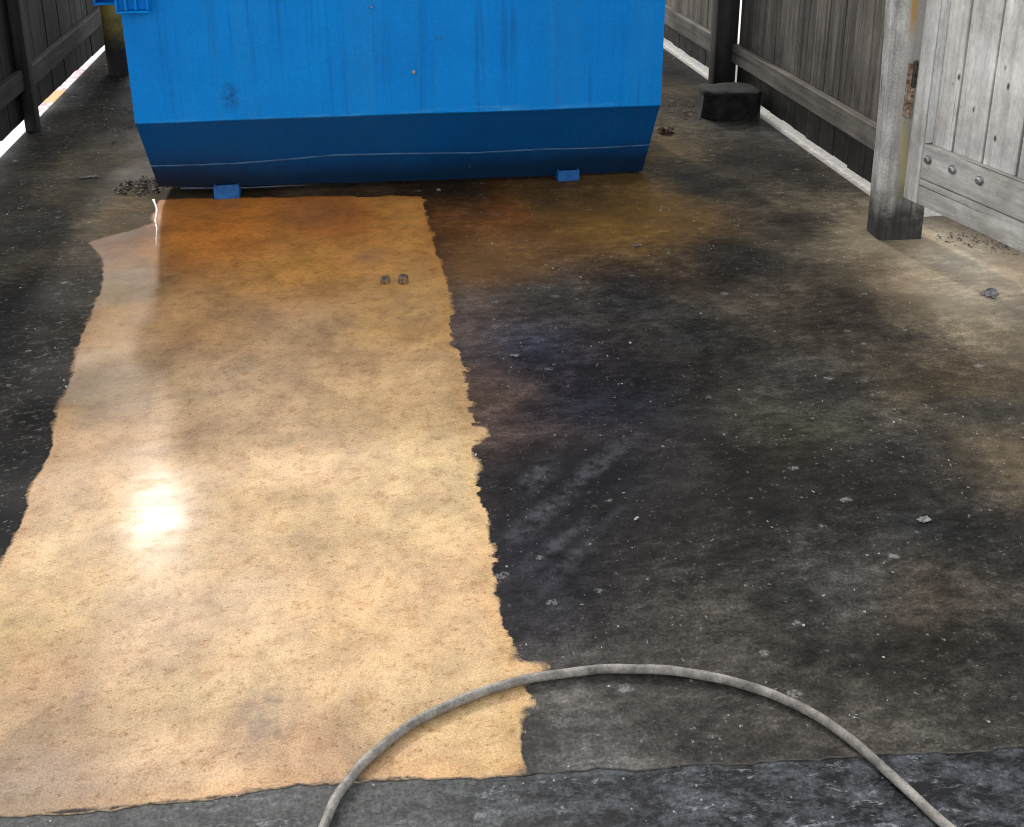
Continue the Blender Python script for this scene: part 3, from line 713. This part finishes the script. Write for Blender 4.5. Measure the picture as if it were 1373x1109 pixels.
# gusset bracket wrapped on the front corner under the left pocket
bm = NB()
box(bm, -.846 - OX, -.722 - OX, -.014, -.004, .846, 1.00, .003)
for xx in (-.845, -.812, -.776, -.734):
    box(bm, xx - OX, xx + .009 - OX, -.040, -.0145, .848, 1.0, .002)
box(bm, -.846 - OX, -.722 - OX, -.042, -.0145, .838, .846, .002)
obj('corner_bracket', bm, BP, br)
LIDM = NT('black_lid'); _c = LIDM.coord('Object')
LIDM = LIDM.out((.018, .018, .019), .5, LIDM.bump(LIDM.noise(_c, 20, 4, .6), .2, .004))
for (a, b) in ((-.86, .225), (.235, 1.32)):
    bm = NB()
    M_ = Matrix.Translation((0, .0, 1.175)) @ Matrix.Rotation(math.atan2(.22, 1.40), 4, 'X')
    box(bm, a - OX, b - OX, -.05, 1.47, 0, .035, .012, segs=2, mat=M_)
    for k in range(4):
        xx = a + .15 + k * .24
        box(bm, xx - OX, xx + .07 - OX, .05, 1.4, .0355, .055, .008, mat=M_)
    obj('lid', bm, LIDM, br)
# stud and small bumps on the front
for (x, z, r) in ((.258, .561, .0085), (.36, .70, .005), (.10, .83, .005)):
    bm = NB(); lathe(bm, [(r, 0), (r, .004), (r * .6, .007)], 12)
    bmesh.ops.transform(bm, matrix=Matrix.Translation((x - OX, .004, z)) @ Matrix.Rotation(R(90), 4, 'X'), verts=bm.verts)
    bmesh.ops.recalc_face_normals(bm, faces=bm.faces[:])
    obj('stud', bm, ZINC, br)

# ------------------------------------------------------------------ bollard
t = NT('bollard_paint'); co = t.coord('Object'); z = t.sep(co)[2]
n = t.noise(co, 12, 5, .7); zz = t.math('ADD', z, t.math('MULTIPLY', t.math('SUBTRACT', n, .5), .25))
col = t.mix(t.mr(zz, .16, .38), (.016, .014, .011), t.mix(t.mr(n, .35, .65), (.17, .14, .05), (.36, .26, .04)))
bm = NB(); lathe(bm, [(.066, -.003), (.066, .90), (.062, .935), (.048, .962), (.025, .978), (.004, .983)], 28)
bmesh.ops.recalc_face_normals(bm, faces=bm.faces[:])
tag(obj('bollard', bm, t.out(col, .6, t.bump(n, .3, .004)), None, (-1.415, 6.545, 0), 40), 'worn yellow steel bollard with blackened base, standing behind the left of the bin', 'bollard')

# ------------------------------------------------------------------ black bait box
t = NT('black_plastic'); co = t.coord('Object'); n = t.noise(co, 18, 5, .7); f = t.noise(co, 120, 3, .7)
BPL = t.out(t.mix(t.mr(n, .40, .68), (.005, .005, .0048), (.028, .027, .025)), t.mr(n, .3, .7, .75, .95), t.bump(f, .6, .004), None, .25)
bxr = empty('bait_box', (2.005, 5.03, 0), R(-4)); tag(bxr, 'squat grimy black box with a round hole, at the foot of the right fence post', 'box')
bm = NB()
def prism(bm, outline, zs):
    """outline: list of xy; zs: list of (z, inset scale x, y)"""
    rings = []
    for (z, sx, sy_) in zs:
        rings.append([bm.verts.new((x * sx, y * sy_, z)) for x, y in outline])
    n = len(outline)
    for i in range(len(rings) - 1):
        for k in range(n): bm.faces.new((rings[i][k], rings[i][(k+1) % n], rings[i+1][(k+1) % n], rings[i+1][k]))
    bm.faces.new(rings[0][::-1]); bm.faces.new(rings[-1])
def rough_up(bm):
    bmesh.ops.bevel(bm, geom=[e for e in bm.edges if len(e.link_faces) == 2 and e.calc_face_angle(0) > R(25)], offset=.005, segments=2, affect='EDGES', profile=.5)
    bmesh.ops.triangulate(bm, faces=bm.faces[:])
    for _ in range(2):
        bmesh.ops.subdivide_edges(bm, edges=[e for e in bm.edges if e.calc_length() > .018], cuts=1, use_grid_fill=False)
        bmesh.ops.triangulate(bm, faces=[f for f in bm.faces if len(f.verts) > 3])
    for v in bm.verts:
        n = noise.noise_vector(v.co * 11); f = noise.noise_vector(v.co * 34)
        v.co += n * .007 + f * .0025
        v.co.z = max(v.co.z, -.001)
out_ = [(-.155, -.03), (-.105, -.10), (.125, -.10), (.15, -.07), (.15, .09), (.12, .12), (-.12, .12), (-.155, .08)]
prism(bm, out_, [(0, 1.0, 1.0), (.006, 1.02, 1.02), (.015, 1.0, 1.0), (.118, .97, .97), (.122, .95, .95)])
rough_up(bm); obj('base', bm, BPL, bxr)
bm = NB(); prism(bm, out_, [(.1235, 1.0, 1.0), (.140, 1.0, 1.0), (.150, .96, .95), (.154, .85, .83), (.155, .7, .68)])
rough_up(bm)
obj('lid', bm, BPL, bxr)
bm = NB()
rim = [(.098 + .030 * math.cos(a), -.1035, .062 + .034 * math.sin(a)) for a in [2 * math.pi * k / 20 for k in range(21)]]
tube(bm, rim, .0035, 6, cap=False)
hole = [bm.verts.new((.098 + .027 * math.cos(a), -.1040, .062 + .031 * math.sin(a))) for a in [2 * math.pi * k / 20 for k in range(20)]]
bm.faces.new(hole)
t = NT('hole_black'); obj('entry_hole', bm, t.out((.003, .003, .003), .9), bxr)

# ------------------------------------------------------------------ hose
H = [ (-0.097, 1.268), (-0.067, 1.328), (-0.029, 1.367), (0.024, 1.415), (0.093, 1.451), (0.178, 1.479), (0.264, 1.496), (0.365, 1.498), (0.464, 1.489), (0.546, 1.472), (0.623, 1.442), (0.695, 1.403), (0.758, 1.347), (0.801, 1.291), (0.835, 1.223), (0.862, 1.162), (0.882, 1.107) ]
H = [(-.36, .55), (-.25, .85), (-.165, 1.09)] + H + [(.955, .99), (1.02, .78), (1.05, .5)]
def crom(P_, m):
    out = []
    for i in range(len(P_) - 1):
        p0, p1, p2, p3 = [Vector((*P_[max(0, min(len(P_) - 1, i + k))], 0)) for k in (-1, 0, 1, 2)]
        for j in range(m):
            u = j / m
            out.append(.5 * ((2 * p1) + (p2 - p0) * u + (2 * p0 - 5 * p1 + 4 * p2 - p3) * u * u + (-p0 + 3 * p1 - 3 * p2 + p3) * u ** 3))
    out.append(Vector((*P_[-1], 0))); return out
hp = crom(H, 10)
for k in range(30):   # relax
    hp = [hp[0]] + [hp[i] * .5 + (hp[i-1] + hp[i+1]) * .25 for i in range(1, len(hp) - 1)] + [hp[-1]]
for i, p in enumerate(hp):
    q = min(1, max(0, (1.34 - p.y) / .2)); p.z = .0096 - .0045 * q * q * (3 - 2 * q)
t = NT('grey_hose_rubber'); co = t.coord('Object'); n = t.noise(co, 25, 5, .7); f = t.noise(co, 260, 3, .7)
col = t.mix(t.mr(n, .35, .68), (.085, .077, .064), (.30, .275, .24))
col = t.mix(1.0, col, t.gray(t.mr(f, .3, .7, .7, 1.3)), 'MULTIPLY')
bm = NB(); 
for i, p in enumerate(hp):
    p.x += .0035 * noise.noise(Vector((i * .09, 1, 0))) ; p.y += .0035 * noise.noise(Vector((i * .09, 5, 0)))
tube(bm, hp, [.0083 + .0003 * noise.noise(Vector((i * .5, 2, 2))) for i in range(len(hp))], 14)
tag(obj('pressure_hose', bm, t.out(col, .55, t.bump(f, .5, .0015))), 'grey rubber hose bowed in an arc across the wet floor', 'hose')

# ------------------------------------------------------------------ litter
PAPER = NT('wet_paper'); _c = PAPER.coord('Object')
PAPER = PAPER.out(PAPER.mix(PAPER.mr(PAPER.noise(_c, 110, 5, .75), .42, .58), (.10, .097, .09), (.42, .41, .39)), .7)
LEAF = NT('brown_scraps'); _c = LEAF.coord('Object')
LEAF = LEAF.out(LEAF.mix(LEAF.mr(LEAF.noise(_c, 45, 4, .7), .38, .62), (.06, .035, .02), (.34, .22, .15)), .7)
STONE = NT('pale_grit'); _c = STONE.coord('Object'); STONE = STONE.out(STONE.mix(STONE.mr(STONE.noise(_c, 14, 4, .7), .35, .65), (.16, .155, .145), (.55, .54, .52)), .8)
MULCH = NT('dark_mulch'); _c = MULCH.coord('Object'); MULCH = MULCH.out(MULCH.mix(MULCH.mr(MULCH.noise(_c, 40, 4, .7), .38, .66), (.018, .015, .012), (.22, .19, .16)), .8)

def chip(bm, c, s):
    n = random.choice((5, 6, 7)); a0 = random.uniform(0, 6.28); asp = random.uniform(.35, .9)
    Mt = Matrix.Rotation(a0, 3, 'Z') @ Matrix.Rotation(random.gauss(0, .45), 3, 'X') @ Matrix.Rotation(random.gauss(0, .45), 3, 'Y')
    top = []; bot = []
    for k in range(n):
        a = 6.283 * k / n + random.uniform(-.3, .3); r = s * random.uniform(.6, 1.15)
        p = Vector((r * math.cos(a), r * asp * math.sin(a), random.uniform(-.18, .18) * s))
        top.append(bm.verts.new(Mt @ (p + Vector((0, 0, s * .10))) + Vector(c))); bot.append(bm.verts.new(Mt @ (p - Vector((0, 0, s * .10))) + Vector(c)))
    bm.faces.new(top); bm.faces.new(bot[::-1])
    for k in range(n): bm.faces.new((bot[k], bot[(k+1) % n], top[(k+1) % n], top[k]))
def scrap(name, label, cat, p, L, W, rz, mat, crump=.25, z=.002, group=None):
    """torn flat scrap with curled, creased surface"""
    bm = NB(); nx, ny = 10, 7; g = []
    ph = random.uniform(0, 50)
    for j in range(ny + 1):
        row = []
        for i in range(nx + 1):
            u, v = i / nx * 2 - 1, j / ny * 2 - 1
            k = 1 + .75 * noise.noise(Vector((u * 2.2, v * 2.2, ph)))
            s = math.sqrt(max(0, 1 - (u * u * .35 + v * v * .35)))
            zz = abs(noise.noise(Vector((u * 1.8, v * 1.8, ph + 9)))) * W * crump * 1.2 + .001
            row.append(bm.verts.new((u * L / 2 * k * s, v * W / 2 * k * s, zz)))
        g.append(row)
    for j in range(ny):
        for i in range(nx): bm.faces.new((g[j][i], g[j][i+1], g[j+1][i+1], g[j+1][i]))
    r = bmesh.ops.solidify(bm, geom=bm.faces[:], thickness=-.0012)
    o = obj(name, bm, mat, None, (p[0], p[1], z)); o.rotation_euler = (0, 0, rz)
    return tag(o, label, cat, group)

scrap('paper_scrap', 'pale flattened scrap of paper on the dry floor below the gate', 'scrap', (2.102, 2.837), .080, .060, .5, PAPER, .10, group='pale scraps lying on the floor')
scrap('paper_scrap', 'pale flat scrap on the dark floor left of the bin', 'scrap', (-1.170, 4.556), .10, .045, .2, PAPER, .12, group='pale scraps lying on the floor')
scrap('paper_scrap', 'small white scrap left of the strip of dark floor right of the brown stain', 'scrap', (1.040, 3.423), .040, .022, .1, PAPER, .2, group='pale scraps lying on the floor')['label'] = 'small white scrap at the right end of the brown stain in front of the bin'
scrap('paper_scrap', 'little white scrap on the bluish dark floor right of the tan strip', 'scrap', (0.449, 2.690), .034, .016, -.1, PAPER, .2, group='pale scraps lying on the floor')
scrap('paper_scrap', 'pale mottled scrap on the dark floor near the right edge', 'scrap', (1.253, 1.802), .042, .022, .3, PAPER, .05, group='pale scraps lying on the floor')
scrap('crumpled_wrapper', 'crumpled brown wrapper beside the lower right corner of the bin', 'wrapper', (1.583, 4.798), .10, .09, .3, LEAF, .45)
bm = NB(); chip(bm, (0, 0, .003), .0075); chip(bm, (.002, .001, .005), .005)
tag(obj('pebble', bm, STONE, None, (*(0.603, 1.912), 0)), 'single white pebble on the dark floor right of the tan strip', 'pebble')
bm = NB(); chip(bm, (0, 0, .004), .012); chip(bm, (.002, .001, .008), .008)
tag(obj('pebble', bm, STONE, None, (*(0.357, 4.133), 0)), 'white pebble lying under the front edge of the bin', 'pebble')
GLINT = NT('glint_white'); _c = GLINT.coord('Object'); GLINT = GLINT.out(GLINT.mix(GLINT.mr(GLINT.noise(_c, 60, 4, .7), .35, .6), (.45, .42, .36), (.85, .84, .80)), .4, GLINT.bump(GLINT.noise(_c, 120, 3, .6), .4, .002))
bm = NB(); tr = [(-0.835, 4.220), (-0.805, 4.111), (-0.791, 3.986), (-0.771, 3.897), (-0.757, 3.790), (-0.743, 3.716)]  # bright glint off the wet floor, built as a white strip
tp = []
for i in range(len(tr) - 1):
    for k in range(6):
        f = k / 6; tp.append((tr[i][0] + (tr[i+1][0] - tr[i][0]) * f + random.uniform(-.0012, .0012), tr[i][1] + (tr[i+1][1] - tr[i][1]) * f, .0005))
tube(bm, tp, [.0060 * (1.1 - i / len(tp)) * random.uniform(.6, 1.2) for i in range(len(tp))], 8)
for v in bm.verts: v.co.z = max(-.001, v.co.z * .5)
tag(obj('glint_strip', bm, GLINT), 'thin white strip shaped as a wet glint on tan concrete beside the lower left bin corner', 'glint')
# two short bolt stubs standing in the washed strip
for k, (p, r, h) in enumerate((((0.091, 3.261), .017, .020), ((0.152, 3.251), .018, .027))):
    bm = NB(); lathe(bm, [(r * .96, -.001), (r, .003), (r, h - .004), (r * .85, h - .0005), (r * .3, h)], 16)
    bmesh.ops.recalc_face_normals(bm, faces=bm.faces[:])
    t = NT('stub_metal'); n = t.noise(t.coord('Object'), 60, 4, .7)
    m_ = t.out(t.mix(t.mr(n, .35, .65), (.06, .04, .022), (.34, .25, .14)), .4, t.bump(n, .5, .004), .35)
    tag(obj('bolt_stub', bm, m_, None, (p[0], p[1], 0)), ('lower left one of two metal bolt stubs in the tan strip', 'taller right one of two metal bolt stubs in the tan strip')[k], 'bolt', 'bolt stubs in the washed strip')

# grit scattered over the slab: nobody could count it
def inside_clean(p): return sdist(np.array([p]), CLEAN)[0] > 0
bm = NB(); cnt = 0
while cnt < 900:
    p = (random.uniform(-1.6, 2.15), random.uniform(1.3, 7.2))
    if -.85 < p[0] < 1.32 and p[1] > 3.95: continue
    dens = .5 + noise.noise(Vector((p[0] * 1.6, p[1] * 1.6, 2))) * .9
    if p[0] < -1.0: dens += .25
    if random.random() > dens: continue
    if inside_clean(p): 
        if random.random() > .08: continue
    s = random.choice([.0012, .0014, .0016, .002, .0022, .0028, .004]) * (.75 + .16 * p[1])
    for _k in range(random.choice((1, 1, 1, 2, 4))):
        chip(bm, (p[0] + random.gauss(0, s * 3) * (_k > 0), p[1] + random.gauss(0, s * 3) * (_k > 0), s * .25), s * (1 if _k == 0 else .6))
    cnt += 1
tag(obj('grit', bm, STONE), 'pale grit and crumbs scattered over the dark wet floor', 'grit', kind='stuff')
# dark litter swept against the bin's lower left corner
def pile(name, label, cxy, rx, ry, n, smin, smax, hgt, mat, rz=0):
    bm = NB()
    for _ in range(n):
        a = random.uniform(0, 6.283); q = random.random() ** .7
        dx, dy = rx * q * math.cos(a), ry * q * math.sin(a)
        x = cxy[0] + dx * math.cos(rz) - dy * math.sin(rz); y = cxy[1] + dx * math.sin(rz) + dy * math.cos(rz)
        s = random.uniform(smin, smax)
        chip(bm, (x, y, s * .25 + hgt * (1 - q) * random.random()), s)
    return tag(obj(name, bm, mat), label, 'litter', kind='stuff')
pile('leaf_litter', 'dark clump of sodden litter against the lower left corner of the bin', (-0.907, 4.396), .12, .12, 190, .004, .013, .022, MULCH)
pile('leaf_litter', 'dark crumbs of leaf litter on the dry floor under the gate', (2.374, 3.219), .22, .09, 170, .002, .007, .006, MULCH, -.5)
pile('leaf_litter', 'pale and brown bits of litter beside the bin near the black box', (1.803, 5.137), .12, .16, 60, .003, .009, .004, LEAF)
pile('leaf_litter', 'scattered dark bits along the left side of the bin', (-1.249, 5.289), .16, .55, 110, .003, .010, .004, MULCH)

# ------------------------------------------------------------------ camera
cam = bpy.data.cameras.new('camera'); co_ = bpy.data.objects.new('camera', cam); C.objects.link(co_)
pitch = math.atan(430 / 1374.); yaw = math.atan(.164)
co_.location = (0, 0, 1.55)
co_.rotation_euler = (math.pi / 2 - pitch, 0, -yaw)
cam.sensor_fit = 'HORIZONTAL'; cam.sensor_width = 36; cam.lens = 36 * 1374 / 1373.
cam.shift_x = 0; cam.shift_y = -(554.5 - 180) / 1373.
cam.clip_start = .05; cam.clip_end = 2000
sc.camera = co_

# ------------------------------------------------------------------ light
EL, AZ = R(35.6), R(-13)
w = bpy.data.worlds.new('World'); sc.world = w; w.use_nodes = True
nt = w.node_tree; bg = nt.nodes['Background']
sky = nt.nodes.new('ShaderNodeTexSky'); sky.sky_type = 'NISHITA'; sky.sun_disc = False
sky.sun_elevation = EL; sky.sun_rotation = AZ % (2 * math.pi)
sky.air_density = 1.0; sky.dust_density = 1.5; sky.ozone_density = 1.0
hs = nt.nodes.new('ShaderNodeHueSaturation'); hs.inputs['Saturation'].default_value = .15; hs.inputs['Value'].default_value = 2.6
nt.links.new(sky.outputs[0], hs.inputs['Color']); nt.links.new(hs.outputs[0], bg.inputs[0])
bg.inputs[1].default_value = .15
L = bpy.data.lights.new('sun', 'SUN'); L.energy = 1.6; L.angle = R(2.2); L.color = (1.0, .95, .87)
lo = bpy.data.objects.new('sun', L); C.objects.link(lo)
d = Vector((math.sin(AZ) * math.cos(EL), math.cos(AZ) * math.cos(EL), math.sin(EL)))
lo.rotation_euler = d.to_track_quat('Z', 'Y').to_euler()
sc.view_settings.view_transform = 'Standard'; sc.view_settings.look = 'None'; sc.view_settings.exposure = 0; sc.view_settings.gamma = 1
sc.render.engine = 'CYCLES'
sc.cycles.filter_width = 1.1
